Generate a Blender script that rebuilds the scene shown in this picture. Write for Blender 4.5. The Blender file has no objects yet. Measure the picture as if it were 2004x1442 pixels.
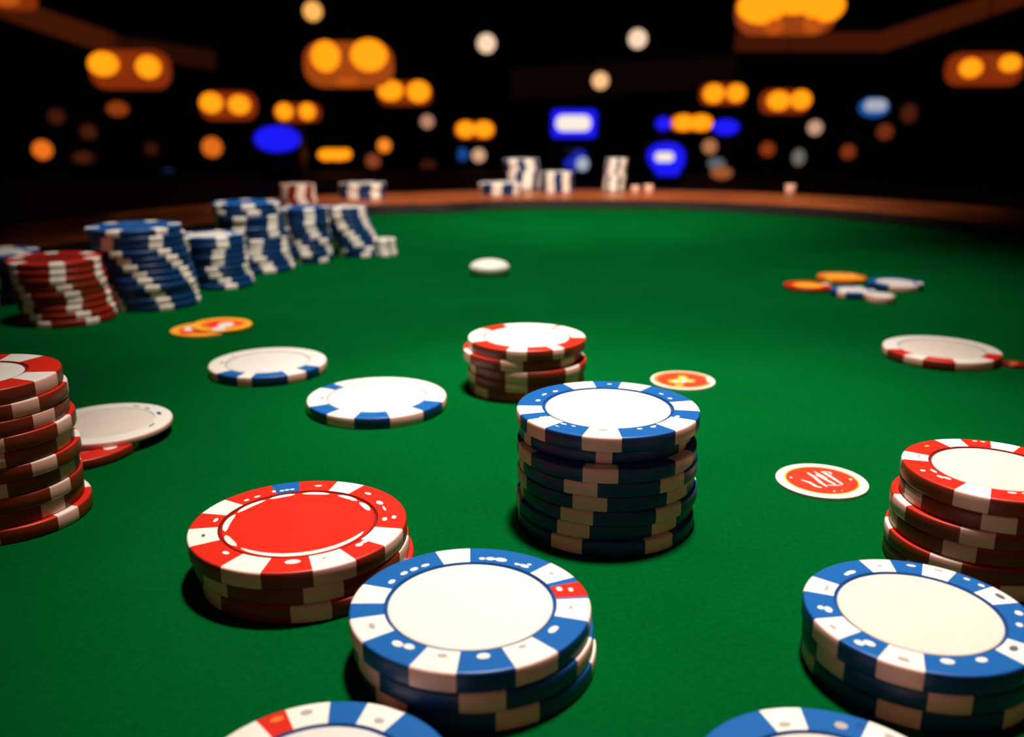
import bpy, bmesh, math, random
from mathutils import Vector, Matrix
random.seed(7)
S = bpy.context.scene
COL = S.collection
PI = math.pi
MM = .001
TABLE = .76                      # height of the felt above the hall floor
EYE = 86.5                       # camera height above the felt, mm
F, PITCH = 1800.0, math.radians(15.7)
CP, SP = math.cos(PITCH), math.sin(PITCH)

# ------------------------------------------------------------------ helpers
def ray(u, v):
    x, y = (u-1002)/F, -(v-721)/F
    return x, CP+y*SP, -SP+y*CP
def at(u, v, h=0.0):
    """point (mm) on the level h mm above the felt that stands where the photo has pixel u, v; and its depth"""
    x, y, z = ray(u, v)
    t = (h-EYE)/z
    return x*t, y*t, t
def far(u, v, Y):
    """point (m) in the hall, Y metres in front of the camera"""
    x, y, z = ray(u, v)
    t = Y/y
    return Vector((x*t, Y, TABLE+EYE*MM+z*t)), t/F     # metres per pixel
def height_at(v, Y):
    x, y, z = ray(1002, v)
    return EYE+z/y*Y

def tag(o, label=None, cat=None, group=None, kind=None):
    if label and len(label.split()) > 16: print('LONG', label)
    if label: o['label'] = label
    if cat: o['category'] = cat
    if group: o['group'] = group
    if kind: o['kind'] = kind
    return o
def empty(name, loc=(0, 0, 0)):
    o = bpy.data.objects.new(name, None)
    o.empty_display_size = .01
    o.location = loc
    COL.objects.link(o)
    return o
def link(name, me, parent=None, loc=(0, 0, 0)):
    o = bpy.data.objects.new(name, me)
    COL.objects.link(o)
    o.parent = parent
    o.location = loc
    return o
def finish(bm, name, mats, smooth=True, angle=None):
    me = bpy.data.meshes.new(name)
    if smooth:
        for f in bm.faces: f.smooth = True
    bm.to_mesh(me); bm.free()
    for m in mats: me.materials.append(m)
    if angle:
        me.set_sharp_from_angle(angle=math.radians(angle))
    return me

# ------------------------------------------------------------------ materials
def new_mat(name):
    m = bpy.data.materials.new(name); m.use_nodes = True
    nt = m.node_tree
    return m, nt, nt.nodes['Principled BSDF']
def plastic(name, col, rough=.38, var=.06, spec=.4):
    m, nt, b = new_mat(name)
    tc = nt.nodes.new('ShaderNodeTexCoord')
    n = nt.nodes.new('ShaderNodeTexNoise'); n.inputs['Scale'].default_value = 260; n.inputs['Detail'].default_value = 3
    nt.links.new(tc.outputs['Object'], n.inputs['Vector'])
    mx = nt.nodes.new('ShaderNodeMixRGB')
    mx.inputs[1].default_value = tuple(c*(1-var) for c in col)+(1,)
    mx.inputs[2].default_value = tuple(min(1, c*(1+var)) for c in col)+(1,)
    nt.links.new(n.outputs['Fac'], mx.inputs[0]); nt.links.new(mx.outputs[0], b.inputs['Base Color'])
    bp = nt.nodes.new('ShaderNodeBump'); bp.inputs['Strength'].default_value = .05; bp.inputs['Distance'].default_value = .0002
    nt.links.new(n.outputs['Fac'], bp.inputs['Height']); nt.links.new(bp.outputs['Normal'], b.inputs['Normal'])
    b.inputs['Roughness'].default_value = rough
    b.inputs['Specular IOR Level'].default_value = spec
    return m
def glow(name, col, strength=1.0, base=(.01, .005, .004)):
    m, nt, b = new_mat(name)
    b.inputs['Base Color'].default_value = base+(1,)
    b.inputs['Emission Color'].default_value = col+(1,)
    b.inputs['Emission Strength'].default_value = strength
    b.inputs['Roughness'].default_value = .6
    m.cycles.emission_sampling = 'NONE'
    return m
WHITE = plastic('chip_white', (.74, .68, .60), spec=.3)
RED = plastic('chip_red', (.58, .017, .007), spec=.35)
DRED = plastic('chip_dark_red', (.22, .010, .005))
BLUE = plastic('chip_blue', (.0065, .09, .31), spec=.35)
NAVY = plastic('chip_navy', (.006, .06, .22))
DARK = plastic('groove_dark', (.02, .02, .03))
GREY = plastic('faint_grey', (.40, .33, .29))
LIT_WHITE = plastic('lit_white_block', (.94, .82, .73), spec=.2)  # brighter copy of the white, makes up for weak light on the far stacks
INK = plastic('dark_print', (.10, .10, .13))
CREAM = plastic('inlay_cream', (.64, .585, .54), rough=.5, spec=.2)
BLUSH = plastic('inlay_blush', (.64, .53, .455), rough=.5, spec=.2)
GOLD = plastic('token_gold', (.90, .36, .02), rough=.5, spec=.2)
ORANGE = plastic('token_orange', (.72, .14, .012), rough=.5, spec=.2)
TRED = plastic('token_red', (.80, .030, .012), rough=.5, spec=.2)
PALE = plastic('token_pale', (.78, .66, .56), rough=.5, spec=.2)
SIDE_SHADE_BLUE = plastic('side_shade_blue', (.0035, .030, .115), spec=.35)  # darker copy of the blue: shade on the chip sides put into the colour
SIDE_SHADE_RED = plastic('side_shade_red', (.20, .019, .0045), spec=.35)  # darker red for the sides, their shade is painted in
SIDE_SHADE_WHITE = plastic('side_shade_white', (.88, .46, .37), spec=.3)  # white tinted with the warm dim light of the shaded sides
MATS = [SIDE_SHADE_BLUE, SIDE_SHADE_RED, SIDE_SHADE_WHITE, WHITE, RED, DRED, BLUE, NAVY, DARK, GREY, LIT_WHITE, INK, CREAM, BLUSH, GOLD, ORANGE, TRED, PALE]
MI = {m.name: i for i, m in enumerate(MATS)}
def mi(m): return MI[m.name]
EDGE = {WHITE.name: SIDE_SHADE_WHITE, RED.name: SIDE_SHADE_RED, BLUE.name: SIDE_SHADE_BLUE}  # face colour to its copy with side shading painted in

def felt_mat():
    m, nt, b = new_mat('green_felt')
    tc = nt.nodes.new('ShaderNodeTexCoord')
    a = nt.nodes.new('ShaderNodeTexNoise'); a.inputs['Scale'].default_value = 900; a.inputs['Detail'].default_value = 4
    c = nt.nodes.new('ShaderNodeTexNoise'); c.inputs['Scale'].default_value = 22; c.inputs['Detail'].default_value = 3
    for n in (a, c): nt.links.new(tc.outputs['Object'], n.inputs['Vector'])
    ad = nt.nodes.new('ShaderNodeMath'); ad.operation = 'MULTIPLY_ADD'; ad.inputs[1].default_value = .6; 
    nt.links.new(a.outputs['Fac'], ad.inputs[0])
    sc = nt.nodes.new('ShaderNodeMath'); sc.operation = 'MULTIPLY'; sc.inputs[1].default_value = .4
    nt.links.new(c.outputs['Fac'], sc.inputs[0]); nt.links.new(sc.outputs[0], ad.inputs[2])
    r = nt.nodes.new('ShaderNodeValToRGB')
    r.color_ramp.elements[0].position = .3; r.color_ramp.elements[0].color = (.0003, .050, .0085, 1)
    r.color_ramp.elements[1].position = .7; r.color_ramp.elements[1].color = (.0005, .077, .0135, 1)
    nt.links.new(ad.outputs[0], r.inputs[0]); nt.links.new(r.outputs[0], b.inputs['Base Color'])
    bp = nt.nodes.new('ShaderNodeBump'); bp.inputs['Strength'].default_value = .25; bp.inputs['Distance'].default_value = .0004
    nt.links.new(a.outputs['Fac'], bp.inputs['Height']); nt.links.new(bp.outputs['Normal'], b.inputs['Normal'])
    b.inputs['Roughness'].default_value = .95
    b.inputs['Specular IOR Level'].default_value = 0
    return m
def wood_mat():
    m, nt, b = new_mat('mahogany')
    tc = nt.nodes.new('ShaderNodeTexCoord')
    mp = nt.nodes.new('ShaderNodeMapping'); mp.inputs['Scale'].default_value = (2, 12, 12)
    n = nt.nodes.new('ShaderNodeTexNoise'); n.inputs['Scale'].default_value = 6; n.inputs['Detail'].default_value = 6; n.inputs['Distortion'].default_value = 1.2
    nt.links.new(tc.outputs['Object'], mp.inputs['Vector']); nt.links.new(mp.outputs[0], n.inputs['Vector'])
    r = nt.nodes.new('ShaderNodeValToRGB')
    r.color_ramp.elements[0].position = .3; r.color_ramp.elements[0].color = (.17, .034, .011, 1)
    r.color_ramp.elements[1].position = .75; r.color_ramp.elements[1].color = (.42, .105, .034, 1)
    nt.links.new(n.outputs['Fac'], r.inputs[0]); nt.links.new(r.outputs[0], b.inputs['Base Color'])
    b.inputs['Roughness'].default_value = .33
    return m
def dark_mat(name, col, rough=.7, scale=8.0):
    m, nt, b = new_mat(name)
    tc = nt.nodes.new('ShaderNodeTexCoord')
    n = nt.nodes.new('ShaderNodeTexNoise'); n.inputs['Scale'].default_value = scale
    nt.links.new(tc.outputs['Object'], n.inputs['Vector'])
    mx = nt.nodes.new('ShaderNodeMixRGB')
    mx.inputs[1].default_value = tuple(c*.6 for c in col)+(1,); mx.inputs[2].default_value = tuple(c*1.4 for c in col)+(1,)
    nt.links.new(n.outputs['Fac'], mx.inputs[0]); nt.links.new(mx.outputs[0], b.inputs['Base Color'])
    b.inputs['Roughness'].default_value = rough
    b.inputs['Specular IOR Level'].default_value = .15
    return m
FELT, WOOD = felt_mat(), wood_mat()
LEATHER = dark_mat('black_leather', (.006, .004, .004), .6, 200)
HALL = dark_mat('hall_dark', (.010, .004, .003), .9, 3)
CARPET = dark_mat('hall_carpet', (.012, .004, .004), .95, 30)
METAL = dark_mat('dark_metal', (.012, .008, .007), .6, 30)

# ------------------------------------------------------------------ chips
def angle_list(n, edges):
    """n even angles merged with the exact edges of the colour blocks"""
    es = sorted(e % (2*PI) for e in edges)
    out = list(es)
    for i in range(n):
        a = 2*PI*i/n
        if all(abs((a-e+PI) % (2*PI)-PI) > PI/n*.8 for e in es): out.append(a)
    return sorted(out)
def direction(a): return math.sin(a), -math.cos(a)      # angle 0 = towards the viewer, + = to the right
def chip_mesh(R, t, base, spots, ring=.70, seg=96, groove=DARK, pips=(), closed=False):
    """a moulded clay chip, sizes in mm; spots = (angle, half width, material) in degrees"""
    sp = [(math.radians(a) % (2*PI), math.radians(w), m) for a, w, m in spots]
    A = angle_list(seg, [e for a, w, m in sp for e in (a-w, a+w)])
    b = min(.42, t*.2)
    prof = [(ring*.5, t-.45), (ring-.002, t-.45), (ring+.012, t)] if not closed else [(ring*.5, t), (ring+.012, t)]
    prof = [(r*R, z) for r, z in prof]
    prof += [(R-b, t), (R-b*.3, t-b*.25), (R, t-b), (R, b), (R-b*.3, b*.25), (R-b, 0), (R*.5, 0)]
    bm = bmesh.new()
    rows = []
    for a in A:
        d = direction(a)
        rows.append([bm.verts.new((d[0]*r*MM, d[1]*r*MM, z*MM)) for r, z in prof])
    n = len(A)
    def mat_of(a):
        for c, w, m in sp:
            if abs((a-c+PI) % (2*PI)-PI) < w: return m
        return base
    first_top = 2 if not closed else 1
    for i in range(n):
        j = (i+1) % n
        am = (A[i]+((A[j]-A[i]) % (2*PI))/2) % (2*PI)
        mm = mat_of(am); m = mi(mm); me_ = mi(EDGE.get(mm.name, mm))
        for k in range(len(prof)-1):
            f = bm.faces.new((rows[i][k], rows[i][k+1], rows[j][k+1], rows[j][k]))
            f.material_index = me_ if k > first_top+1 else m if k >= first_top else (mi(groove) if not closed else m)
            f.smooth = k > first_top and k < len(prof)-2
    f = bm.faces.new([r[0] for r in rows]); f.material_index = mi(groove)
    f = bm.faces.new([r[-1] for r in reversed(rows)]); f.material_index = mi(base)
    bm.normal_update()
    for p in pips: add_mark(bm, p, t+.06)
    bmesh.ops.recalc_face_normals(bm, faces=bm.faces[:])
    return finish(bm, 'chip', MATS, smooth=False)
def add_mark(bm, p, z):
    """p = (x, y, kind, ...) mm, a slightly domed printed mark"""
    x, y, kind, m = p[:4]
    if kind == 'dot':
        rx, ry, ang = p[4], p[5], p[6]
        loop = []
        for i in range(16):
            a = 2*PI*i/16
            px, py = rx*math.cos(a), ry*math.sin(a)
            loop.append((x+px*math.cos(ang)-py*math.sin(ang), y+px*math.sin(ang)+py*math.cos(ang)))
    else:                                                # 'poly': explicit outline
        loop = [(x+a, y+b) for a, b in p[4]]
    vs = [bm.verts.new((a*MM, b*MM, z*MM)) for a, b in loop]
    cx = sum(a for a, b in loop)/len(loop); cy = sum(b for a, b in loop)/len(loop)
    c = bm.verts.new((cx*MM, cy*MM, (z+.08)*MM))
    for i in range(len(vs)):
        f = bm.faces.new((vs[i], vs[(i+1) % len(vs)], c)); f.material_index = mi(m)
def arc_face(bm, R, r0, r1, a0, a1, z, m):
    n = max(3, int((a1-a0)/3))
    prev = None
    for i in range(n+1):
        a = math.radians(a0+(a1-a0)*i/n)
        d = direction(a)
        k = math.sin(PI*min(1, max(0, i/n)))**.35 if 0 < i < n else .15   # rounded ends
        mid, hw = (r0+r1)/2, (r1-r0)/2*k
        cur = [bm.verts.new((d[0]*R*q*MM, d[1]*R*q*MM, z*MM)) for q in (mid-hw, mid+hw)]
        if prev:
            f = bm.faces.new((prev[0], prev[1], cur[1], cur[0])); f.material_index = mi(m)
        prev = cur
def disc_mesh(R, z0, z1, mats_r, seg=96, arcs=(), marks=()):
    """a thin disc: mats_r = [(material, outer radius share), ...] from the centre out"""
    bm = bmesh.new()
    prof = []
    e = min(.15, (z1-z0)*.4)
    for m, r in mats_r: prof.append((r*R, z1, m))
    r_last = mats_r[-1][1]*R
    prof[-1] = (r_last-e, z1, mats_r[-1][0])
    prof += [(r_last, z1-e, mats_r[-1][0]), (r_last, z0, mats_r[-1][0])]
    rows = []
    for i in range(seg):
        d = direction(2*PI*i/seg)
        rows.append([bm.verts.new((d[0]*r*MM, d[1]*r*MM, z*MM)) for r, z, m in prof])
    c = bm.verts.new((0, 0, z1*MM))
    for i in range(seg):
        j = (i+1) % seg
        f = bm.faces.new((c, rows[i][0], rows[j][0])); f.material_index = mi(prof[0][2])
        for k in range(len(prof)-1):
            f = bm.faces.new((rows[i][k], rows[i][k+1], rows[j][k+1], rows[j][k])); f.material_index = mi(prof[k+1][2])
    f = bm.faces.new([r[-1] for r in reversed(rows)]); f.material_index = mi(prof[-1][2])
    bmesh.ops.recalc_face_normals(bm, faces=bm.faces[:])
    for r0, r1, a0, a1, m in arcs: arc_face(bm, R, r0, r1, a0, a1, z1+.06, m)
    for p in marks: add_mark(bm, p, z1+.06)
    for f in bm.faces:
        if f.normal.z < -.2 and f.calc_center_median().z > (z1+.01)*MM: f.normal_flip()
    return finish(bm, 'disc', MATS, smooth=False)

def project(x, y, z):
    z -= EYE
    d = y*CP-z*SP; u = y*SP+z*CP
    return 1002+F*x/d, 721-F*u/d
def seat(lx, rx, ty, by, h, R=None):
    """centre and radius (mm) of a level disc at height h whose outline spans lx..rx and ty..by in the photo"""
    uc, vc = (lx+rx)/2, (ty+(by or ty+100))/2
    fixed = R
    R = R or 20
    for _ in range(40):
        x, y, d = at(uc, vc, h)
        P = [project(x+R*math.cos(k*PI/60), y+R*math.sin(k*PI/60), h) for k in range(120)]
        us = [p[0] for p in P]; vs = [p[1] for p in P]
        if not fixed: R *= 1+.8*((rx-lx)/(max(us)-min(us))-1)
        uc += .8*((lx+rx)/2-(max(us)+min(us))/2)
        vc += .8*(((ty+by)/2-(max(vs)+min(vs))/2) if by else ty-min(vs))
    print('SEAT', lx, rx, 'c %.1f %.1f R %.2f top %.0f bottom %.0f' % (x, y, R, min(vs), max(vs)))
    return (x, y), R
def place(x, y, h): return (x*MM, y*MM, TABLE+h*MM)
def ang_of(px, c, h):
    x, y, _ = at(px[0], px[1], h)
    return math.degrees(math.atan2(x-c[0], -(y-c[1])))
def fancy_chip(label, c, h, R, t, base, spots, inlay=CREAM, inlay_r=.665, ring=.70, seg=160, groove=None, pips=(), arcs=(),
               group=None, tilt=None, inlay_marks=()):
    """a chip whose face shows: body with edge blocks + centre inlay. c = centre (mm), h = height of its underside"""
    root = empty('poker_chip', place(c[0], c[1], h))
    tag(root, label, 'poker chip', group)
    sp = []
    for s in spots:
        a = s[0] if not isinstance(s[0], tuple) else ang_of(s[0], c, h+t)
        sp.append((a, s[1] if len(s) > 1 else 11, s[2] if len(s) > 2 else WHITE))
    marks = []
    for p in pips:                                       # (u, v, material, rx, ry) -> turned to face the centre
        x, y, _ = at(p[0], p[1], h+t)
        x -= c[0]; y -= c[1]
        l = math.hypot(x, y); k = min(max(l, (ring+.05)*R+p[4]), .93*R-p[4])/l; x *= k; y *= k
        marks.append((x, y, 'dot', p[2], p[3], p[4], math.atan2(y, x)+PI/2))
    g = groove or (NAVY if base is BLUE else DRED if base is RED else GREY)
    link('body', chip_mesh(R, t, base, sp, ring=ring, seg=seg, groove=g, pips=marks), root)
    link('inlay', disc_mesh(R, t-.45, t-.12, [(inlay, inlay_r*.5), (inlay, inlay_r)], seg=seg, arcs=arcs, marks=inlay_marks), root)
    if tilt:
        root.rotation_mode = 'QUATERNION'; root.rotation_quaternion = tilt
    return root
def even(n, rot, w=11, m=WHITE): return [(rot+360*i/n, w, m) for i in range(n)]
ORD = ['top', 'second from top', 'third from top', 'fourth from top', 'fifth from top', 'sixth from top', 'seventh from top',
       'eighth from top', 'ninth from top', 'tenth from top', 'eleventh from top', 'twelfth from top', 'thirteenth from top', 'fourteenth from top']
def stack_chip(label, c, h, me, rot, group):
    o = link('poker_chip', me, None, place(c[0], c[1], h))
    o.rotation_euler = (0, 0, math.radians(rot))
    return tag(o, label, 'poker chip', group)

def far_stack(where, colour, top, a, base, n, rots, nsp=6, w=11, top_mat=None, seg=72, rise=None, h0=0, Rb=None, group=None, jit=.45, spot=LIT_WHITE):
    """a stack seen from afar: top and base are pixels of the top-face centre and of the foot's centre; rots = turn of each chip from the top down"""
    bx, by, bd = at(base[0], base[1], h0)
    H = height_at(top[1], by)-h0 if rise is None else rise
    tx, ty, td = at(top[0], top[1], h0+H)
    R = a*td/F
    t = H/n
    if n == 0 or t <= 0: raise ValueError(where)
    word = 'red' if colour is RED else 'blue'
    me = chip_mesh(R, t*.985, colour, even(nsp, 0, w, spot), seg=seg, closed=True)
    print('STACK', where, 'n', n, 't %.2f R %.2f base %.0f,%.0f H %.1f' % (t, R, bx, by, H))
    group = group or word+' chips stacked along the left of the table'
    for i in range(n):
        k = i/(n-1) if n > 1 else 1
        cx = tx+(bx-tx)*k+random.uniform(-jit, jit); cy = ty+(by-ty)*k+random.uniform(-jit, jit)
        z = h0+(n-1-i)*t
        lab = '%s chip, %s in the %s' % (word, ORD[i], where)
        if i == 0:
            fancy_chip(lab, (cx, cy), z, R, t*.985, colour, even(nsp, rots[0], w, spot), inlay=top_mat or WHITE, inlay_r=.67, seg=seg, group=group)
        else:
            stack_chip(lab, (cx, cy), z, me, rots[i % len(rots)], group)

# ---- tall blue stack in the middle
def near_stack(where, word, me, specs, t, group):
    """specs: (dx, dy, rot) of the chips under the top one, from the top down; positions in mm"""
    n = len(specs)
    for i, (x, y, rot) in enumerate(specs):
        stack_chip('%s chip, %s in the %s' % (word, ORD[i+1], where), (x, y), (n-1-i)*t, me, rot, group)

T = 3.2
c, R = seat(1011, 1371, 745, 856, 8*T)
W8 = [((1181, 839), 11.5), ((1336, 831), 12), ((1344, 794), 11), ((1242, 754), 11), ((1138, 754), 11), ((1037, 801), 9), ((1037, 832), 9)]
pb = [(1193, 752, WHITE, .55, .35), (1094, 768, WHITE, .75, .5), (1065, 772, WHITE, .8, .4), (1055, 784, WHITE, .75, .55), (1062, 818, WHITE, .9, .5), (1083, 815, WHITE, 1.0, .4),
      (1110, 827, WHITE, .75, .4), (1126, 832, WHITE, .5, .3), (1075, 830, WHITE, .5, .25), (1090, 834, WHITE, .6, .2), (1240, 831, WHITE, .6, .4), (1264, 829, WHITE, .6, .5), (1278, 833, WHITE, .6, .2),
      (1294, 771, WHITE, .65, .35), (1311, 780, WHITE, .6, .5), (1322, 815, WHITE, .8, .5), (1297, 815, WHITE, 1.3, .4), (1181, 838, GREY, .9, .3)]
fancy_chip('blue chip with a white face on top of the tall blue stack mid-table', c, 7*T, R, T*.99, BLUE, W8, pips=pb, inlay_r=.685, ring=.71, group='chips of the tall blue stack mid-table')
ring_blue = chip_mesh(R-.3, T*.99, BLUE, even(6, 0, 10.5), seg=120, closed=True)
ring_small = chip_mesh(R-1, T*.99, BLUE, even(6, 0, 5), seg=120, closed=True)
sp = [(20.0, 186.2, -6), (20.2, 184.6, -9), (20.6, 185.0, -22), (20.3, 185.4, -15), (20.9, 185.3, -25), (20.0, 186.0, -24), (20.4, 185.0, -30)]
for i, (x, y, rot) in enumerate(sp):
    stack_chip('blue chip, %s in the tall blue stack mid-table' % ORD[i+1], (c[0]+x-20.4, c[1]+y-185.3), (6-i)*T,
               ring_small if i == 0 else ring_blue, rot, 'chips of the tall blue stack mid-table')

# ---- blue and white stack at the front
T = 3.4
c, R = seat(682, 1157, 1072.5, 1316, 3*T)
Wn = [((861, 1284), 10.5), ((1024, 1267), 11), ((1117, 1190), 10.5), ((1089, 1119), 9.5), ((891, 1091), 9.5), ((733, 1164), 9.5), ((726, 1226), 10.5), ((1112, 1155), 7.5, RED)]
pn = [(778, 1260, WHITE, 1.0, .65), (807, 1261, WHITE, .9, .65), (943, 1271, WHITE, 1.0, .7), (1076, 1230, WHITE, 1.1, .6), (1088, 1229, WHITE, .5, .4), (1093, 1153, WHITE, .7, .5), (1117, 1154, WHITE, .6, .4),
      (769, 1139, WHITE, .75, .5), (791, 1122, WHITE, .75, .5), (812, 1115, WHITE, .8, .5), (838, 1111, WHITE, .8, .45), (943, 1095, WHITE, .55, .45), (959, 1096, WHITE, .85, .6), (980, 1096, WHITE, 1.1, .7),
      (1010, 1106, WHITE, .55, .35), (1026, 1108, WHITE, .9, .5), (1036, 1105, WHITE, .4, .3), (728, 1225, GREY, .9, .5), (866, 1283, GREY, .8, .5), (1020, 1263, GREY, .7, .4), (1117, 1188, GREY, .5, .35), (1079, 1122, GREY, .5, .3)]
fancy_chip('blue and white chip with one red block on its rim, at the front', c, 2*T, R, T*.99, BLUE, Wn, pips=pn, inlay_r=.685, ring=.705, group='chips of the front blue stack')
me = chip_mesh(R, T*.99, BLUE, even(6, 0, 10), seg=144, closed=True)
near_stack('front blue stack', 'blue', me, [(c[0]+.5, c[1], 6), (c[0]+1.0, c[1]+.3, 20)], T, 'chips of the front blue stack')

# ---- red stack at the front
c, R = seat(364.5, 796, 936.5, 1124, 3*T)
Wr = [((488, 1100), 11), ((645, 1093), 11), ((754, 1048), 10.5), ((683, 948), 9), ((437, 994), 10), ((398, 1048), 11), ((561, 954), 8.5, BLUE)]
pr = [(574, 1091, WHITE, 1.4, .8), (690, 1061, WHITE, .8, .6), (710, 1059, WHITE, .8, .5), (750, 1016, WHITE, .8, .5), (771, 1012, WHITE, .8, .45), (743, 984, WHITE, 1.1, .6), (752, 995, WHITE, 1.2, .25),
      (720, 966, WHITE, .9, .45), (623, 951, WHITE, .8, .4), (488, 981, WHITE, .6, .45), (507, 974, WHITE, .7, .4), (426, 1018, WHITE, .9, .4), (398, 1048, INK, .6, .35), (634, 1092, GREY, .4, .3), (442, 1082, WHITE, .8, .5), (552, 961, WHITE, .5, .4), (562, 959, WHITE, .5, .4), (572, 958, WHITE, .5, .4), (536, 962, WHITE, .4, .6)]
glyphs = [(416, 1074, 428, 1076, .35), (416, 1074, 413, 1081, .35), (428, 1072, 437, 1068, .3)]
fr = fancy_chip('red chip with a red face, white dashes and one blue block, front left', c, 2*T, R, T*.99, RED, Wr, pips=pr, inlay=RED, inlay_r=.70, ring=.72,
           arcs=[(.635, .695, a0, a1, WHITE) for a0, a1 in ((-36, 72), (-65, -42), (-104, -72), (-138, -108), (-164, -142), (166, 190), (136, 158), (112, 132))], group='chips of the front red stack')
me = chip_mesh(R-.2, T*.99, RED, even(6, 0, 10), seg=144, closed=True)
near_stack('front red stack', 'red', me, [(c[0]+.5, c[1]+.5, -38), (c[0]+1.4, c[1]+.2, -47)], T, 'chips of the front red stack')

# ---- blue stack, right
c, R = seat(1571, 2046, 1088, 1327, 3*T)
Wb = [((1767, 1290), 10.5), ((1629, 1228), 10), ((1618, 1150), 9.5), ((1721, 1107), 9), ((1840, 1109), 9), ((1978, 1161), 9), ((1982, 1269), 10)]
pq = [(1678, 1260, WHITE, .8, .6), (1701, 1259, WHITE, .95, .65), (1850, 1287, WHITE, 1.0, .7), (1909, 1282, WHITE, .9, .6), (1606, 1189, WHITE, .55, .5), (1621, 1193, WHITE, .9, .6), (1659, 1125, WHITE, .5, .4),
      (1679, 1128, WHITE, 1.0, .5), (1783, 1107, WHITE, .8, .35), (1897, 1130, WHITE, .55, .35), (1933, 1141, WHITE, .55, .4), (1994, 1200, WHITE, .7, .6), (1995, 1223, WHITE, .6, .5),
      (1768, 1290, GREY, .9, .6), (1629, 1227, GREY, .8, .4), (1618, 1151, GREY, 1.0, .3), (1721, 1107, GREY, .5, .3), (1840, 1109, GREY, .8, .3), (1980, 1163, INK, 1.0, .55), (1984, 1269, INK, .9, .6)]
fancy_chip('blue chip with white face and dotted rim on the low stack at right', c, 2*T, R, T*.99, BLUE, Wb, pips=pq, inlay=BLUSH, inlay_r=.695, ring=.715, group='chips of the low blue stack at right')
me = chip_mesh(R-.1, T*.99, BLUE, even(6, 0, 10), seg=144, closed=True)
near_stack('low blue stack at right', 'blue', me, [(c[0]+.3, c[1]+.2, -8), (c[0]+.5, c[1]+.4, -30)], T, 'chips of the low blue stack at right')

# ---- red stack cut by the right edge
T = 3.3; n = 6
(x, y), R = seat(1764, 2140, 844, 996, n*T)
bx, by, _ = at(1905, 1096, 0)
c = (x, y)
Wq = [((1909, 958), 10.5), ((1790, 893), 9), ((1853, 859), 10), ((1974, 855), 10), (70, 11), (112, 11)]
pp = [(1903, 857, WHITE, .5, .35), (1920, 857, WHITE, .5, .35), (1814, 873, GOLD, .6, .4), (1806, 921, WHITE, .5, .5), (1827, 922, WHITE, 1.0, .35), (1840, 933, WHITE, .8, .45), (1863, 934, WHITE, .8, .45), (1976, 958, WHITE, .8, .4), (2000, 959, WHITE, .8, .4), (1798, 892, GREY, 1.0, .2)]
fancy_chip('red chip with white face on top of the red stack at right', c, 5*T, R, T*.99, RED, Wq, pips=pp, inlay=BLUSH, inlay_r=.665, ring=.69, group='chips of the red stack at right')
me = chip_mesh(R, T*.99, RED, even(6, 0, 10), seg=120, closed=True)
sp = []
for i, (dx, dy, rot) in enumerate([(.4, .0, -22), (-.8, .3, -28), (-.3, .2, -38), (-.9, 0, -43), (-.5, 0, -60)]):
    k = (i+1)/5
    sp.append((x+(bx-x)*k+dx, y+(by-y)*k+dy, rot))
near_stack('red stack at right', 'red', me, sp, T, 'chips of the red stack at right')

# ---- red stack cut by the left edge
T = 3.3; n = 10; R = 16.4
bx, by, d = at(15, 1006, 0)
tx, ty, _ = at(-47, 730, n*T)
me = chip_mesh(R, T*.99, RED, even(6, 0, 10), seg=120, closed=True)
lab = 'red chip, %s in the tall red stack at left'
g = 'chips of the tall red stack at left'
fancy_chip(lab % ORD[0], (tx, ty), 9*T, R, T*.99, RED, [((40, 699), 15), ((62, 735), 13), (-20, 12), (-100, 12)], inlay=WHITE, inlay_r=.56, ring=.6, group=g)
for i, (dx, dy, rot) in enumerate([(.5, .2, 57), (.3, -.2, 71), (1.0, .2, 86), (.1, -.3, 88), (.9, .3, 60), (0, 0, 25), (.3, 0, 12), (-.2, .2, 4), (1.2, 0, 10)]):
    k = (i+1)/9
    stack_chip(lab % ORD[i+1], (tx+(bx-tx)*k+dx, ty+(by-ty)*k+dy), (8-i)*T, me, rot, g)

# ---- loose chips
T = 3.4
(x, y), R = seat(600, 873, 741, 815, T)
fancy_chip('white chip with blue edge blocks lying alone, left of the tall blue stack', (x, y), 0, R, T, WHITE,
           [((634, 800), 13, BLUE), ((729, 813), 14, BLUE), ((838, 793), 14, BLUE), ((661, 759), 8, BLUE)], inlay=CREAM, inlay_r=.70, ring=.715, groove=GREY,
           pips=[(632, 780, INK, .8, .4), (650, 778, INK, 1.1, .35), (823, 764, INK, 1.0, .35), (845, 762, INK, .7, .3), (803, 752, INK, .9, .3), (820, 784, NAVY, .9, .4), (660, 760, NAVY, .9, .9), (690, 753, GREY, 1.2, .4)])
(x, y), R = seat(407, 639, 681, 737, T)
fancy_chip('white chip with blue edge blocks lying alone beyond the nearer one, at left', (x, y), 0, R, T, WHITE,
           [((447, 733), 13, BLUE), ((528, 740), 17, BLUE), ((617, 722), 10, BLUE)], inlay=CREAM, inlay_r=.70, ring=.715, groove=GREY,
           pips=[(434, 710, INK, .9, .45), (450, 709, INK, .9, .35), (598, 698, INK, .9, .35), (462, 698, GREY, .8, .5)])
(x, y), R = seat(1727, 1963, 653, 713, T)
fancy_chip('white chip with red edge blocks lying alone on the right', (x, y), 0, R, T, WHITE,
           [((1748, 689), 13, RED), ((1838, 709), 15, RED), ((1938, 697), 15, RED)], inlay=BLUSH, inlay_r=.72, ring=.735, groove=GREY)
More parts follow.
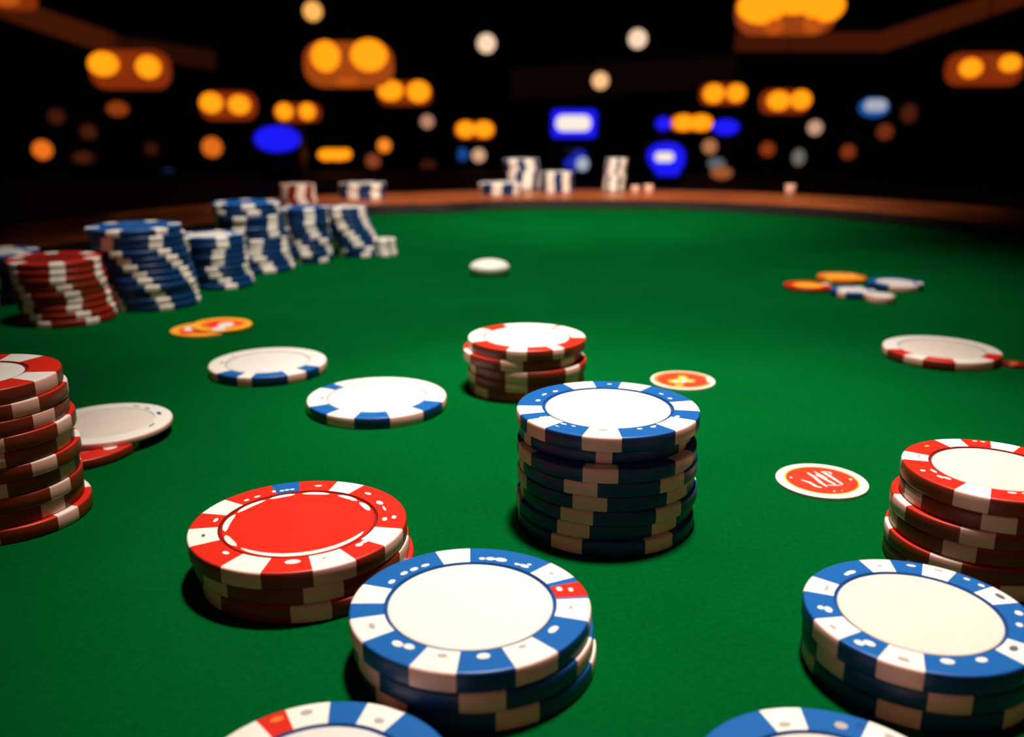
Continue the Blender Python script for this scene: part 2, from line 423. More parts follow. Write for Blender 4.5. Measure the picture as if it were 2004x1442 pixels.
# white chip leaning on a red one
T = 2.6
xr, yr, d = at(140, 864, T); Rr = 124*d/F
fancy_chip('red chip with a white dot on its rim, half under a white chip', (xr, yr), 0, Rr, T, RED, [(100, 11), (-60, 11)], inlay=DRED, inlay_r=.6, ring=.62, pips=[(189, 871, WHITE, 2.0, 1.6), (178, 862, PALE, 1.2, .8)])
xw, yw, d = at(206, 826, T+1.6); Rw = 124*d/F
from mathutils import Quaternion
fancy_chip('pale white chip lying across the red chip beside the left red stack', (xw, yw), T+.02, Rw, 1.6, WHITE, [], inlay=BLUSH, inlay_r=.72, ring=.73, groove=WHITE,
           pips=[(291, 812, NAVY, 1.5, .6), (283, 801, INK, 1.2, .35), (267, 795, INK, 1.2, .35), (270, 830, INK, 1.5, .35)])
# front edge chips
T = 3.4
(x, y), R = seat(332, 902, 1370, None, T, 17.9)
fancy_chip('blurred chip with red, white and blue rim cut off at the bottom left', (x, y), 0, R, T, BLUE,
           [((603, 1385), 10.5), ((742, 1402), 10), ((535, 1392), 9, RED), ((465, 1412), 11), (110, 11), (-100, 11), (60, 11), (0, 11)], inlay=CREAM, inlay_r=.68, ring=.70,
           pips=[(600, 1394, GREY, .9, .6), (742, 1410, GREY, .8, .6), (540, 1405, ORANGE, 1.0, .6)])
(x, y), R = seat(1365, 1925, 1382, None, T, 18.0)
fancy_chip('blurred blue and white chip cut off at the bottom right', (x, y), 0, R, T, BLUE,
           [((1543, 1415), 10), ((1757, 1415), 10), (-110, 10), (112, 10), (60, 11), (0, 11)], inlay=BLUSH, inlay_r=.68, ring=.70,
           pips=[(1543, 1428, GREY, .9, .6), (1757, 1428, GREY, .9, .6), (1646, 1420, GREY, .9, .8), (1684, 1421, NAVY, .7, .6)])

# ---- red stack behind the tall blue one
T = 3.4; n = 5
(x, y), R = seat(916, 1146, 627, 691, n*T)
g = 'chips of the short red stack behind the tall blue one'
fancy_chip('red chip with white face and broad white blocks on the short red stack', (x, y), 4*T, R, T*.99, RED, [((926, 655), 30), ((1127, 648), 28), ((1008, 690), 9.5), ((1040, 628), 30), ((1088, 680), 6)], inlay=CREAM, inlay_r=.72, ring=.735, seg=120, group=g)
me = chip_mesh(R, T*.99, RED, even(6, 0, 10.5), seg=96, closed=True)
for i, (dx, dy, rot) in enumerate([(-1.6, .4, -10), (.4, 0, -12), (-.2, .3, -10), (.2, .2, -52)]):
    stack_chip('red chip, %s in the short red stack behind the blue one' % ORD[i+1], (x+dx, y+dy), (3-i)*T, me, rot, g)

# ---- stacks along the left
far_stack('far-left blue stack behind the red one', BLUE, (-8, 492), 78, (-32, 590), 8, [10, 14, 22, 30, 34, 30, 36, 40])
far_stack('left red stack before the blue row', RED, (104, 504), 86, (139, 624), 9, [-31, -32, -35, -30, -21, -22, -25, -17, -7], w=9, top_mat=DRED)
far_stack('broad leaning blue stack', BLUE, (264, 441), 88, (305, 594), 12, [-4, -16, -18, -9, -2, 5, 13, 17, 23, 28, 33, 35], w=8.5, top_mat=BLUE)
far_stack('short blue stack between the two taller', BLUE, (412, 458), 61, (435, 558), 9, [37, 36, 26, 22, 18, 7, 12, 24, 33], w=11, nsp=5)
far_stack('tallest blue stack in the left row', BLUE, (483, 395), 65, (511, 526), 12, [18, 26, 0, -3, -6, -6, 20, 14, 10, 18, 26, 29], w=11, top_mat=BLUE)
far_stack('blue stack right of the tallest', BLUE, (596, 404), 45, (608, 510), 9, [-47, -47, -52, -45, -40, -20, -3, 3, 46], w=13, nsp=5, top_mat=BLUE)
far_stack('farthest large blue stack', BLUE, (676, 404), 43, (704, 499), 9, [-16, -17, -13, -9, 1, 10, 17, 42, 28], w=13, nsp=5)
far_stack('small low stack ending the left row', BLUE, (752, 466), 22, (756, 500), 3, [0, 0, 4], w=24)
far_stack('red stack on the rail behind the blue row', RED, (580, 360), 34, (586, 398), 4, [-32, -36, -40, -34], w=15, h0=7, group='chips on the wooden rail')
far_stack('blue stack on the rail at left', BLUE, (709, 358), 45, (709, 386), 3, [-14, -16, -14], w=14, h0=7, group='chips on the wooden rail')
far_stack('low blue stack on the far rail', BLUE, (978, 357), 42, (978, 378), 2, [-6, -8], w=13, h0=7.5, group='chips on the wooden rail')
far_stack('two-column blue stack on the far rail', BLUE, (1090, 336), 32, (1090, 374), 4, [-28, -28, -26, -27], w=15, h0=7.5, group='chips on the wooden rail')
far_stack('ragged blue stack on the far rail', BLUE, (1020, 311), 34, (1024, 367), 5, [-30, -28, -40, -44, -48], w=17, h0=8, group='chips on the wooden rail')
far_stack('thin tall stack on the far rail', BLUE, (1208, 310), 21, (1200, 372), 6, [-28, -26, -34, -12, -14, -10], w=20, h0=8, group='chips on the wooden rail')

# ---- loose things farther out
T = 3.2
g = 'scattered chips at the right of the table'
def loose(label, u, v, a, base, spots, inlay, t=T, h=0, inlay_r=.7, dx=0, dy=0):
    x, y, d = at(u, v, h+t)
    return fancy_chip(label, (x+dx, y+dy), h, a*d/F, t, base, spots, inlay=inlay, inlay_r=inlay_r, ring=inlay_r+.02, seg=72, group=g)
loose('red chip with an orange face, left end of the scattered group at right', 1581, 557, 46, RED, [(100, 14)], GOLD, t=2, inlay_r=.62)
loose('orange chip at the back of the scattered group at right', 1647, 540, 46, ORANGE, even(4, 130, 10, GOLD), GOLD, t=2.4)
loose('blue chip with white face, right end of the scattered group', 1752, 551, 51, BLUE, [(0, 34), (70, 14)], CREAM)
loose('blue chip with white face and edge blocks in the scattered group', 1669, 566, 42, BLUE, [(-50, 12), (20, 12), (75, 14), (140, 12)], CREAM)
loose('small white chip at the front of the scattered group', 1724, 576, 27, WHITE, [(60, 20, GREY)], CREAM, t=3.6)

def token(label, u, v, a, rings, t=.8, marks=(), tilt=None, h=0, name='gaming_token', group=None, seg=96):
    x, y, d = at(u, v, h+t)
    R = a*d/F
    ms = []
    for m in marks:
        if m[0] == 'dot':
            px, py, _ = at(m[1], m[2], h+t)
            ms.append((px-x, py-y, 'dot', m[3], m[4], m[5], 0))
        else:                                            # ('stroke', [(u, v), ...], material, half width mm)
            P = [at(p[0], p[1], h+t)[:2] for p in m[1]]
            L, Rr_ = [], []
            for i, p in enumerate(P):
                a0 = P[max(0, i-1)]; a1 = P[min(len(P)-1, i+1)]
                dx, dy = a1[0]-a0[0], a1[1]-a0[1]; l = math.hypot(dx, dy) or 1
                w = m[3]*(1 if 0 < i < len(P)-1 else .6)
                L.append((p[0]-dy/l*w-x, p[1]+dx/l*w-y)); Rr_.append((p[0]+dy/l*w-x, p[1]-dx/l*w-y))
            for i in range(len(P)-1):
                quad = [L[i], L[i+1], Rr_[i+1], Rr_[i]]
                ms.append((0, 0, 'poly', m[2], quad))
    o = link(name, disc_mesh(R, 0, t, rings, seg=seg, marks=ms), None, place(x, y, h))
    if tilt:
        o.rotation_mode = 'QUATERNION'; o.rotation_quaternion = tilt
    return tag(o, label, 'token', group)
def zz(x, y, s=9.109, ox=1500, oy=890): return (ox+x/s, oy+y/s)
token('flat red token with pale rim and white emblem, right of the blue stack', 1608, 939, 87, [(TRED, .4), (TRED, .77), (GOLD, .815), (PALE, 1)], marks=[
    ('stroke', [zz(730, 320), zz(860, 400), zz(960, 490), zz(1080, 570)], CREAM, .42), ('stroke', [zz(975, 300), zz(1080, 350), zz(1220, 440), zz(1360, 530)], CREAM, .40),
    ('stroke', [zz(880, 350), zz(1000, 410), zz(1130, 480), zz(1230, 530)], PALE, .38), ('stroke', [zz(620, 450), zz(760, 490), zz(880, 560), zz(980, 590)], CREAM, .40),
    ('stroke', [zz(850, 300), zz(960, 360), zz(1080, 420)], PALE, .25), ('stroke', [zz(1000, 300), zz(1130, 315), zz(1160, 350)], PALE, .3), ('stroke', [zz(1090, 540), zz(1220, 545), zz(1340, 540)], CREAM, .22),
    ('dot',)+zz(435, 405)+(CREAM, .3, .5), ('dot',)+zz(1500, 440)+(CREAM, .35, .5), ('dot',)+zz(1210, 650)+(CREAM, .3, .3), ('dot',)+zz(1345, 640)+(GOLD, .25, .3)])
def z2(x, y): return zz(x, y, 10.02, 1230, 690)
token('small orange and red token with pale centre, behind the tall blue stack', 1336, 743, 62, [(TRED, .4), (TRED, .78), (ORANGE, .92), (PALE, 1)], marks=[
    ('stroke', [z2(790, 570), z2(900, 560), z2(1100, 540), z2(1300, 560)], GOLD, 2.0), ('stroke', [z2(860, 570), z2(1000, 570), z2(1150, 550), z2(1250, 570)], CREAM, 1.2),
    ('dot',)+z2(1060, 490)+(GOLD, 1.6, 2.2), ('dot',)+z2(1060, 500)+(PALE, 1.0, 1.5), ('dot',)+z2(1000, 640)+(GOLD, 1.6, 1.2), ('dot',)+z2(1590, 540)+(PALE, .9, 2.6)])
def z3(x, y): return zz(x, y, 2.863, 0, 580)
token('flat orange token with white spot, left of two overlapping ones', 396, 643, 60, [(TRED, .55), (ORANGE, .75), (GOLD, 1)], t=.9, group='orange tokens by the left stacks', marks=[
    ('dot',)+z3(1085, 178)+(PALE, 3.6, 5.0), ('dot',)+z3(1040, 205)+(TRED, 2.4, 2.6)])
token('flat orange token with white and red spots, right of two overlapping ones', 434, 634, 57, [(TRED, .5), (ORANGE, .7), (GOLD, 1)], t=.9, h=.95, group='orange tokens by the left stacks', marks=[
    ('dot',)+z3(1265, 158)+(PALE, 3.2, 4.4), ('dot',)+z3(1225, 182)+(PALE, 2.6, 3.4), ('dot',)+z3(1345, 148)+(TRED, 2.2, 3), ('dot',)+z3(1210, 148)+(TRED, 2.6, 3)],
      tilt=Quaternion((0, 1, 0), math.radians(1.2)))
token('small brown-orange token at the right edge beside the red-blocked chip', 1984, 710, 22, [(ORANGE, .4), (DRED, .7), (DRED, 1)], t=1.2, seg=48)
# thick white button far out on the felt
def puck(label, u, v, a, t):
    x, y, d = at(u, v, t); R = a*d/F
    bm = bmesh.new(); seg = 64; b = t*.5
    prof = [(0, t)]+[(R*math.sin(k), b+(t-b)*math.cos(k)) for k in [PI/2*i/10 for i in range(1, 11)]]+[(R-b*.6*(1-math.cos(k)), b-b*math.sin(k)) for k in [PI/2*i/6 for i in range(1, 7)]]+[(0, 0)]
    rows = []
    top = bm.verts.new((0, 0, t*MM)); bot = bm.verts.new((0, 0, 0))
    for i in range(seg):
        d_ = direction(2*PI*i/seg)
        rows.append([bm.verts.new((d_[0]*r*MM, d_[1]*r*MM, z*MM)) for r, z in prof[1:-1]])
    for i in range(seg):
        j = (i+1) % seg
        bm.faces.new((top, rows[i][0], rows[j][0])); bm.faces.new((bot, rows[j][-1], rows[i][-1]))
        for k in range(len(prof)-3): bm.faces.new((rows[i][k], rows[i][k+1], rows[j][k+1], rows[j][k]))
    bmesh.ops.recalc_face_normals(bm, faces=bm.faces[:])
    o = link('dealer_button', finish(bm, 'button', [WHITE], angle=60), None, place(x, y, 0))
    return tag(o, label, 'button')
puck('thick white button alone on the far middle of the felt', 958, 507, 39, 8.5)

# ------------------------------------------------------------------ the table
outline = [(-121, 791), (-62, 808), (-30, 828), (0, 838), (45, 843), (105, 842), (175, 826), (265, 762), (357, 642), (425, 500), (470, 320), (480, 100), (450, -140), (360, -330),
           (200, -440), (0, -470), (-180, -440), (-320, -330), (-390, -140), (-395, 60), (-375, 240), (-330, 400), (-275, 540), (-205, 680)]
def smooth_loop(P, n=10):
    out = []
    N = len(P)
    for i in range(N):
        p0, p1, p2, p3 = (Vector(P[(i+k-1) % N]) for k in range(4))
        for j in range(n):
            t = j/n
            out.append(.5*((2*p1)+(-p0+p2)*t+(2*p0-5*p1+4*p2-p3)*t*t+(-p0+3*p1-3*p2+p3)*t**3))
    return out
LOOP = smooth_loop(outline)
def offset_loop(d):
    N = len(LOOP); out = []
    for i in range(N):
        tg = (LOOP[(i+1) % N]-LOOP[i-1]).normalized()
        nrm = Vector((-tg.y, tg.x))                      # outline runs clockwise seen from above
        out.append(LOOP[i]+nrm*d)
    return out
def sweep(name, prof, mat, parent, closed_profile=True):
    bm = bmesh.new()
    rings = [[bm.verts.new((p.x*MM, p.y*MM, z*MM)) for p in offset_loop(d)] for d, z in prof]
    n = len(rings[0]); K = len(prof)
    for k in range(K if closed_profile else K-1):
        a, b = rings[k], rings[(k+1) % K]
        for i in range(n):
            j = (i+1) % n
            bm.faces.new((a[i], a[j], b[j], b[i]))
    bmesh.ops.recalc_face_normals(bm, faces=bm.faces[:])
    return link(name, finish(bm, name, [mat], angle=50), parent)
table = tag(empty('poker_table', (0, 0, TABLE)), 'large poker table with green felt and a polished reddish wooden rail', 'table')
def felt_mesh():
    bm = bmesh.new()
    top = [bm.verts.new((p.x*MM, p.y*MM, 0)) for p in offset_loop(6)]
    bot = [bm.verts.new((p.x*MM, p.y*MM, -.012)) for p in offset_loop(6)]
    bm.faces.new(list(reversed(top))); bm.faces.new(bot)
    n = len(top)
    for i in range(n): bm.faces.new((top[i], top[(i+1) % n], bot[(i+1) % n], bot[i]))
    bmesh.ops.recalc_face_normals(bm, faces=bm.faces[:])
    return finish(bm, 'felt', [FELT], smooth=False)
link('felt_surface', felt_mesh(), table)
sweep('leather_cushion', [(0, -8), (0, 3), (1.5, 5.6), (5, 6.6), (14, 6.8), (21, 5.6), (23, -8)], LEATHER, table)
sweep('wooden_rail', [(21, -8), (21, 4.4), (26, 6), (45, 7.2), (95, 8), (128, 7), (142, 2), (148, -8), (148, -40), (100, -44), (60, -30)], WOOD, table)
sweep('apron', [(100, -40), (100, -130), (80, -130), (80, -40)], dark_mat('apron_wood', (.03, .008, .004)), table)
def box_bm(bm, x0, x1, y0, y1, z0, z1, bev=0):
    r = bmesh.ops.create_cube(bm, size=1)
    for v in r['verts']:
        v.co = Vector(((x0+x1)/2+v.co.x*(x1-x0), (y0+y1)/2+v.co.y*(y1-y0), (z0+z1)/2+v.co.z*(z1-z0)))
    if bev:
        es = list({e for v in r['verts'] for e in v.link_edges})
        bmesh.ops.bevel(bm, geom=es, offset=bev, segments=3, affect='EDGES', profile=.5)
def box(name, x0, x1, y0, y1, z0, z1, mat, parent=None, bev=0):
    bm = bmesh.new(); box_bm(bm, x0, x1, y0, y1, z0, z1, bev)
    return link(name, finish(bm, name, [mat], smooth=bool(bev), angle=40 if bev else None), parent)
def lathe(bm, prof, c, seg=24):
    rows = [[bm.verts.new((c[0]+r*math.cos(2*PI*i/seg), c[1]+r*math.sin(2*PI*i/seg), c[2]+z)) for i in range(seg)] for r, z in prof]
    for k in range(len(prof)-1):
        for i in range(seg):
            j = (i+1) % seg
            bm.faces.new((rows[k][i], rows[k][j], rows[k+1][j], rows[k+1][i]))
    bm.faces.new(list(reversed(rows[0]))); bm.faces.new(rows[-1])
bm = bmesh.new()
lathe(bm, [(.30, -TABLE), (.31, -TABLE+.03), (.12, -TABLE+.08), (.09, -.45), (.11, -.2), (.26, -.03)], (.04, .18, 0), 40)
link('pedestal', finish(bm, 'pedestal', [dark_mat('pedestal_wood', (.03, .008, .004))], angle=40), table)

# ------------------------------------------------------------------ the hall
X0, X1, Y0, Y1, ZC = -10.5, 10.5, -4.0, 19.0, 2.9
def slab(name, *a, mat=HALL): return tag(box(name, *a, mat), kind='structure')
slab('floor', X0, X1, Y0, Y1, -.05, 0, mat=CARPET)
slab('ceiling', X0, X1, Y0, Y1, ZC, ZC+.05)
slab('wall_back', X0, X1, Y1, Y1+.1, 0, ZC)
slab('wall_front', X0, X1, Y0-.1, Y0, 0, ZC)
slab('wall_left', X0-.1, X0, Y0, Y1, 0, ZC)
slab('wall_right', X1, X1+.1, Y0, Y1, 0, ZC)
COVE = glow('cove_glow', (.050, .0075, .0018), 1.0)
COVE2 = glow('cove_glow_dim', (.018, .0035, .0015), 1.0)
def beam(name, p, q, w, mat):
    """a ceiling trim strip from pixel/distance p to q"""
    a, ka = far(*p); b, kb = far(*q)
    bm = bmesh.new()
    up = Vector((0, 0, 1))
    vs = []
    for c_, k in ((a, ka), (b, kb)):
        for sy in (-1, 1):
            for sz in (-1, 1):
                vs.append(bm.verts.new(c_+up*(sz*w*k/2)+Vector((0, sy*.06, 0))))
    bmesh.ops.convex_hull(bm, input=vs)
    return tag(link(name, finish(bm, name, [mat], smooth=False)), kind='structure')
beam('trim_1', (-120, -30, 9.6), (225, 88, 16.5), 44, COVE)
beam('trim_2', (225, 88, 16.5), (420, 118, 17.5), 36, COVE2)
beam('trim_3', (2100, -45, 9.6), (1725, 82, 16.5), 40, COVE)
beam('trim_4', (1725, 82, 16.5), (1440, 82, 16.5), 34, COVE)
beam('trim_5', (1440, 140, 17.5), (1000, 165, 17.5), 60, glow('cove_glow_faint', (.0035, .0008, .0006), 1.0))

AMBER = glow('amber_bulb', (1.5, .42, .008), 1.0)
AMBER2 = glow('amber_halo', (.22, .024, .003), 1.0)  # halo of the bulbs, painted as emission on a flat panel
AMBER3 = glow('amber_glow_bright', (.50, .085, .006), 1.0)
def ellipsoid(bm, c, rx, ry, rz, seg=24):
    r = bmesh.ops.create_uvsphere(bm, u_segments=seg, v_segments=14, radius=1)
    for v in r['verts']: v.co = Vector((c[0]+v.co.x*rx, c[1]+v.co.y*ry, c[2]+v.co.z*rz))
def ball(name, c, rx, ry, rz, mat, parent):
    bm = bmesh.new(); ellipsoid(bm, (0, 0, 0), rx, ry, rz)
    return link(name, finish(bm, name, [mat]), parent, c)
def rod(name, a, b, r, mat, parent, seg=10):
    bm = bmesh.new()
    lathe(bm, [(r, 0), (r, (b-a).length)], (0, 0, 0), seg)
    return link(name, finish(bm, name, [mat], angle=40), parent, a)
def rounded(w, h, r, n=8):
    pts = []
    for cx, cy, a0 in ((w/2-r, h/2-r, 0), (-w/2+r, h/2-r, 90), (-w/2+r, -h/2+r, 180), (w/2-r, -h/2+r, 270)):
        for i in range(n+1):
            a = math.radians(a0+90*i/n); pts.append((cx+r*math.cos(a), cy+r*math.sin(a)))
    return pts
def oval(w, h, n=40): return [(w/2*math.cos(2*PI*i/n), h/2*math.sin(2*PI*i/n)) for i in range(n)]
def panel(name, pts, depth, mat, parent, loc):
    """a flat shape in the X-Z plane, front facing the table"""
    bm = bmesh.new()
    a = [bm.verts.new((x, 0, z)) for x, z in pts]; b = [bm.verts.new((x, depth, z)) for x, z in pts]
    bm.faces.new(a); bm.faces.new(list(reversed(b)))
    for i in range(len(pts)): bm.faces.new((a[i], b[i], b[(i+1) % len(pts)], a[(i+1) % len(pts)]))
    bmesh.ops.recalc_face_normals(bm, faces=bm.faces[:])
    return link(name, finish(bm, name, [mat], smooth=False), parent, loc)
def twin(label, Y, bulbs, halo, mat=AMBER, glow_mat=AMBER2, extra=(), group='twin amber hanging lamps', hang=True):
    """a hanging lamp: bulbs in front of an added panel that paints their soft glow, on a stem from the ceiling"""
    x0, y0, x1, y1 = halo
    c, k = far((x0+x1)/2, (y0+y1)/2, Y)
    root = tag(empty('hanging_lamp', (c.x, c.y, c.z)), label, 'lamp', group)
    w, h = (x1-x0)*k, (y1-y0)*k
    panel('glow_panel', rounded(w, h, min(w, h)*.42), .12, glow_mat, root, (0, .1, 0))
    for u, v, ru, rv in bulbs:
        p, kk = far(u, v, Y)
        ball('bulb', p-c, ru*1.12*kk, .05, rv*1.12*kk, mat, root)
    for u, v, ru, rv in extra:
        p, kk = far(u, v, Y)
        ball('lower_bulb', p-c, ru*kk, .05, rv*kk, AMBER3, root)
    rod('stem', Vector((0, .16, h/2*.9)), Vector((0, .16, ZC-c.z)), .008, METAL, root)
    return root
twin('large twin amber lamp, leftmost, below the red ceiling trim', 10, [(202, 125, 27, 20), (290, 131, 22, 19)], (166, 98, 320, 172))
twin('twin amber lamp above and left of the blue oval sign', 12, [(413, 201, 20, 17), (468, 205, 19, 16)], (386, 180, 494, 234))
twin('small twin amber lamp directly above the blue oval sign', 13, [(556, 218, 15, 14), (601, 218, 14, 14)], (533, 203, 622, 238))
twin('biggest twin amber lamp left of centre, with a dim glow below', 9, [(637, 110, 25, 26), (722, 108, 32, 27)], (590, 82, 765, 168), extra=[(680, 160, 22, 9)], glow_mat=glow('amber_halo_big', (.34, .055, .006)))
twin('twin amber lamp just right of and below the biggest left one', 10.5, [(764, 177, 22, 17), (819, 179, 20, 18)], (737, 160, 842, 205))
twin('small twin amber lamp near the middle above the far rail', 13.5, [(911, 253, 16, 14), (947, 253, 17, 14)], (889, 238, 967, 272))
twin('single amber pill-shaped lamp between blue oval and small orange lights', 13, [(640, 303, 16, 10), (662, 303, 18, 10)], (623, 293, 682, 313), glow_mat=AMBER)
twin('largest amber lamp, cut by the top edge of the picture', 7.5, [(1490, 14, 42, 28), (1555, 0, 50, 24), (1612, 10, 38, 28)], (1452, -30, 1648, 62), extra=[(1515, 52, 18, 16), (1590, 50, 18, 16)], glow_mat=glow('amber_halo_top', (.30, .045, .006)))
twin('twin amber lamp right of centre, left of a similar lower one', 12, [(1397, 183, 18, 16), (1441, 182, 17, 15)], (1376, 164, 1464, 204))
twin('twin amber lamp right of centre, the lower and right of two', 11.5, [(1524, 197, 20, 16), (1568, 195, 18, 16)], (1496, 176, 1590, 222))
twin('amber pill-shaped lamp flanked by two blue lights', 12.5, [(1338, 240, 18, 14), (1372, 240, 20, 14)], (1318, 226, 1396, 256), glow_mat=AMBER3)
twin('twin amber lamp at the right edge of the picture', 10, [(1900, 133, 20, 16), (1977, 124, 19, 14)], (1868, 104, 2012, 165))
twin('dim orange glow lamp in the top left corner of the picture', 9, [(10, 0, 26, 10)], (-20, -20, 50, 14), mat=AMBER3)

def globe(label, u, v, Y, r, col, ry=None, group='small distant lights', hang=None):
    """one small light: a globe on a stem, hung from the ceiling or standing on the floor"""
    c, k = far(u, v, Y)
    hang = (v < 215) if hang is None else hang
    root = tag(empty('globe_lamp', tuple(c)), label, 'lamp', group)
    R, R2 = (r+1)*k, ((ry or r)+1)*k
    ball('globe', (0, 0, 0), R, R, R2, glow('globe_glow', col), root)
    if hang: rod('stem', Vector((0, 0, R2*.95)), Vector((0, 0, ZC-c.z)), .006, METAL, root)
    else:
        rod('post', Vector((0, 0, -c.z+.02)), Vector((0, 0, -R2*.95)), .012, METAL, root)
        bm = bmesh.new(); lathe(bm, [(.12, 0), (.12, .015), (.02, .03)], (0, 0, 0), 20)
        link('base', finish(bm, 'base', [METAL], angle=40), root, (0, 0, -c.z))
    return root
OR, DO, RD, PK = (1.1, .26, .02), (.45, .07, .008), (.10, .016, .005), (.60, .33, .22)
PW = (1.05, .72, .48)
globe('round warm lamp at the top edge, above the biggest left amber lamp', 612, 22, 11, 17, (1.15, .52, .12))
globe('round pale lamp high in the middle, left of a similar one', 952, 85, 12, 17, PW)
globe('round pale lamp high right of the middle', 1248, 76, 12, 17, PW)
globe('round pale orange lamp above the blue screen, right of it', 1175, 158, 13, 15, (1.05, .58, .26))
for lab, u, v, Y, r, col, ry in [
    ('small pinkish light right below the lamp beside the biggest left one', 836, 238, 12, 12, (.5, .24, .15), None),
    ('small orange light above the rail left of the middle', 752, 285, 13, 12, OR, None),
    ('dim rust light right of the amber pill lamp', 730, 315, 14, 13, (.25, .05, .02), None),
    ('orange light low at the far left', 83, 293, 12, 17, (.85, .17, .012), None),
    ('dim rust light under the far left orange light', 84, 330, 15.5, 15, (.035, .008, .003), None),
    ('orange light left of the blue oval sign', 415, 288, 12, 18, (.75, .15, .012), None),
    ('dim rust light under the leftmost amber lamp', 230, 213, 12, 19, (.26, .04, .006), 13),
    ('faint rust light left under the leftmost amber lamp', 110, 228, 14, 14, (.045, .009, .004), None),
    ('faint rust light between the leftmost lamp and the orange light', 173, 258, 14, 14, (.05, .010, .004), None),
    ('faint wide rust light right of the far left orange light', 164, 308, 15, 19, (.05, .010, .004), 11),
    ('faint rust light low left of the blue oval sign', 296, 291, 14, 12, (.03, .007, .003), None),
    ('small blue light near the middle, touching a pale one', 905, 302, 15, 11, (.010, .06, .26), None),
    ('small pale peach light near the middle, touching a blue one', 937, 304, 13.8, 12, (.72, .40, .24), None),
    ('faint rust light just above the rail left of the middle', 802, 356, 14, 14, (.07, .013, .005), None),
    ('faint rust light above the rail, under the pinkish light', 838, 326, 14, 13, (.05, .010, .004), None),
    ('faint rust light above the rail next to the low blue stack', 896, 369, 13.5, 11, (.13, .026, .008), None),
    ('small dim blue light low over the left rail', 330, 343, 13, 13, (.006, .012, .035), None),
    ('tan light below the amber pill lamp flanked in blue', 1389, 287, 12.4, 13, (.42, .17, .07), None),
    ('dim grey light right of the blue shield sign', 1402, 320, 12.0, 16, (.10, .12, .13), 10),
    ('dim wide orange light low right of the blue shield sign', 1412, 338, 11.5, 20, (.34, .09, .025), 11),
    ('rust red light right of the tan light', 1502, 292, 13, 13, (.24, .035, .006), None),
    ('dim grey upright light right of the rust red light', 1563, 308, 13, 11, (.16, .14, .12), 15),
    ('small pinkish light right of the lower right amber lamp', 1595, 250, 14, 13, PK, None),
    ('rust red light low at right', 1660, 297, 11.5, 13, (.20, .03, .006), None),
    ('rust red light below the oval blue-rimmed lamp at right', 1732, 258, 11.6, 14, (.16, .025, .006), None),
    ('dim rust light right of the blue-rimmed oval lamp', 1779, 222, 13, 14, (.06, .011, .004), 17),
    ('faint rust light above the right rail', 1718, 358, 14, 13, (.04, .008, .004), None),
    ('grey-white light among blue glow above the far rail', 1140, 321, 10.8, 11, (.40, .46, .52), 12)]:
    globe(lab, u, v, Y, r, col, ry)
# pale beads on the rail: small white chips seen edge-on
for lab, u, v, a in (('pale chip edge on the far rail, left of a pair', 1243, 371, 8), ('pale chip edge on the far rail, right of a pair', 1269, 371, 9), ('pale chip edge alone on the right part of the rail', 1546, 372, 10)):
    x, y, d = at(u, v+6, 8)
    R = a*d/F
    o = link('poker_chip', chip_mesh(R, R*1.7, WHITE, [(180, 20, GREY)], seg=48, closed=True), None, place(x, y, 8))
    tag(o, lab, 'poker chip', 'chips on the wooden rail')

BLUEG = glow('blue_screen', (.011, .011, .95)); WHITEG = glow('white_display', (1.0, .86, .72))
BLUE2 = glow('deep_blue_screen', (.008, .02, .40))
def machine(label, Y, pts_px, centre, mat, inner=None, inner_mat=WHITEG, w=None, top=None):
    """a gaming machine: dark cabinet with a lit blue screen"""
    c, k = far(centre[0], centre[1], Y)
    xs = [p[0] for p in pts_px]; ys = [p[1] for p in pts_px]
    root = tag(empty('slot_machine', (c.x, c.y, 0)), label, 'gaming machine', 'blue-lit gaming machines')
    hw = (max(xs)-min(xs))/2*k*.9
    zt = c.z+max(ys)*k*.96
    box('cabinet', -hw, hw, .10, .55, 0, zt, METAL, root, .02)
    scr = panel('screen', [(x*k, y*k) for x, y in pts_px], .09, mat, root, (0, 0, c.z))
    if inner:
        iu, iv, iw, ih = inner
        p, _ = far(iu, iv, Y)
        panel('display', rounded(iw*k, ih*k, ih*k*.45), .02, inner_mat, scr, (p.x-c.x, -.025, p.z-c.z))
    box('button_deck', -hw*.9, hw*.9, -.12, .10, max(.05, c.z-1.2*max(ys)*k-.28), max(.1, c.z-1.2*max(ys)*k-.20), METAL, root, .01)
    return root
machine('gaming machine with oval all-blue screen, left of the middle', 12, oval(88, 50), (541, 272), BLUEG)
machine('gaming machine with rectangular blue screen and white display bar', 12, rounded(88, 54, 9), (1124, 242), BLUEG, (1122, 241, 68, 30))
shield = [(0, 34), (14, 33), (27, 27), (35, 15), (36, 0), (31, -14), (24, -26), (20, -34), (10, -38), (-2, -37), (-12, -32), (-20, -22), (-30, -10), (-37, 4), (-36, 18), (-26, 28), (-13, 33)]
machine('gaming machine with shield-shaped blue screen and white oval', 11, shield, (1305, 314), BLUEG, (1300, 307, 36, 18))
machine('gaming machine with small blue light left of the amber pill lamp', 13, oval(28, 26), (1299, 242), BLUEG)
machine('gaming machine with small blue light right of the amber pill lamp', 13, oval(50, 30), (1422, 249), BLUEG)
machine('gaming machine with pale oval screen rimmed in blue, far right', 12, oval(54, 36), (1713, 210), glow('blue_rim', (.012, .10, .40)), (1713, 206, 42, 22), glow('pale_display', (.40, .42, .48)))
machine('gaming machine with dim blue glow behind the far rail stacks', 11.25, [(0, 18), (12, 20), (20, 12), (22, -4), (14, -16), (-6, -18), (-22, -12), (-24, -2), (-14, 6)], (1128, 315), BLUE2)

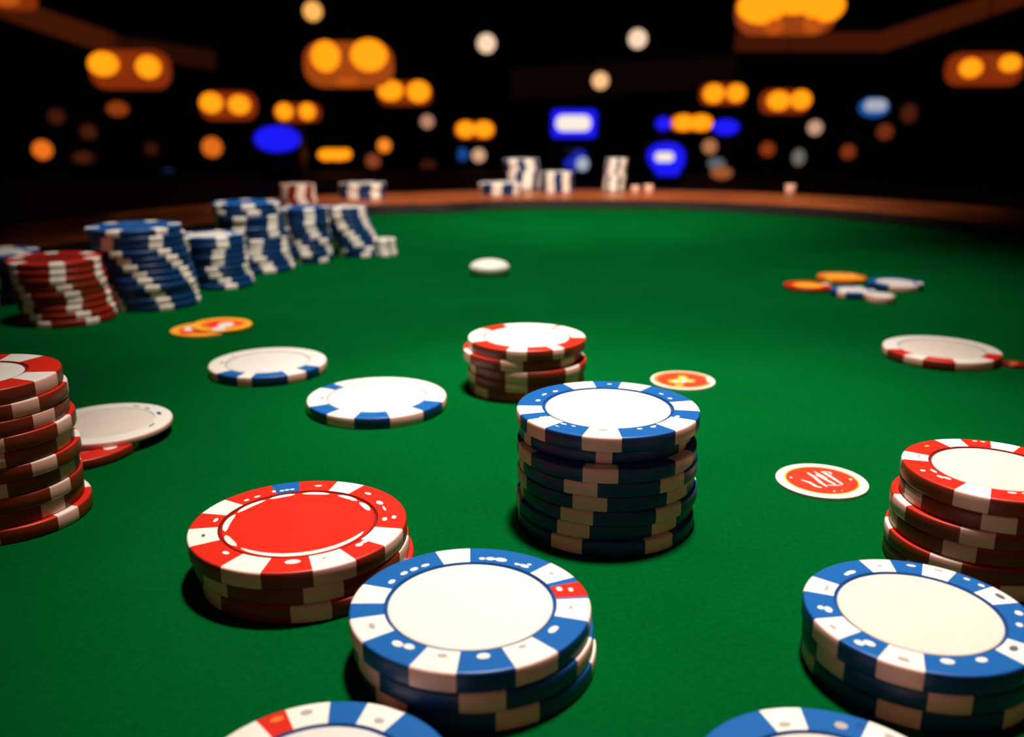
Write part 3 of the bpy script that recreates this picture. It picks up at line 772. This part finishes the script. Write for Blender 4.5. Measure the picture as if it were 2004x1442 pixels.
# ------------------------------------------------------------------ light
def spot(name, loc, aim, power, size, blend, radius, col):
    L = bpy.data.lights.new(name, 'SPOT'); L.energy = power; L.spot_size = math.radians(size); L.spot_blend = blend
    L.shadow_soft_size = radius; L.color = col
    o = bpy.data.objects.new(name, L); COL.objects.link(o)
    o.location = (loc[0], loc[1], TABLE+loc[2])
    d = Vector((aim[0], aim[1], TABLE))-o.location
    o.rotation_euler = d.to_track_quat('-Z', 'Y').to_euler()
    return o
spot('table_spot_near', (.06, .25, .72), (.035, .205), 50, 30, 1, .035, (1, .93, .84))
spot('table_spot_middle', (.0, .33, .70), (.01, .48), 36, 50, 1, .05, (1, .93, .84))
spot('table_spot_far', (.08, .56, .52), (.05, .93), 32, 72, 1, .05, (1, .86, .70))
def area(name, loc, aim, power, sx, sy, col):
    L = bpy.data.lights.new(name, 'AREA'); L.shape = 'RECTANGLE'; L.size = sx; L.size_y = sy; L.energy = power; L.color = col
    o = bpy.data.objects.new(name, L); COL.objects.link(o)
    o.location = (loc[0], loc[1], TABLE+loc[2])
    o.rotation_euler = (Vector((aim[0], aim[1], TABLE+aim[2]))-o.location).to_track_quat('-Z', 'Y').to_euler()
    return o
area('room_fill', (.10, -.55, .45), (0, .3, 0), .40, .5, .25, (1, .42, .33))
w = bpy.data.worlds.new('hall_dark_world'); S.world = w; w.use_nodes = True
w.node_tree.nodes['Background'].inputs[0].default_value = (.02, .008, .005, 1)
w.node_tree.nodes['Background'].inputs[1].default_value = .05

# ------------------------------------------------------------------ camera
cd = bpy.data.cameras.new('camera'); cam = bpy.data.objects.new('camera', cd); COL.objects.link(cam)
cam.location = (0, 0, TABLE+EYE*MM)
cam.rotation_euler = (PI/2-PITCH, 0, 0)
cd.sensor_width = 36; cd.lens = F/2004*36
cd.clip_start = .01; cd.clip_end = 60
cd.dof.use_dof = True; cd.dof.focus_distance = .186; cd.dof.aperture_fstop = cd.lens/1.95; cd.dof.aperture_blades = 0
S.camera = cam
S.view_settings.view_transform = 'Standard'
S.view_settings.look = 'None'
S.cycles.use_denoising = True
S.cycles.sample_clamp_indirect = 4
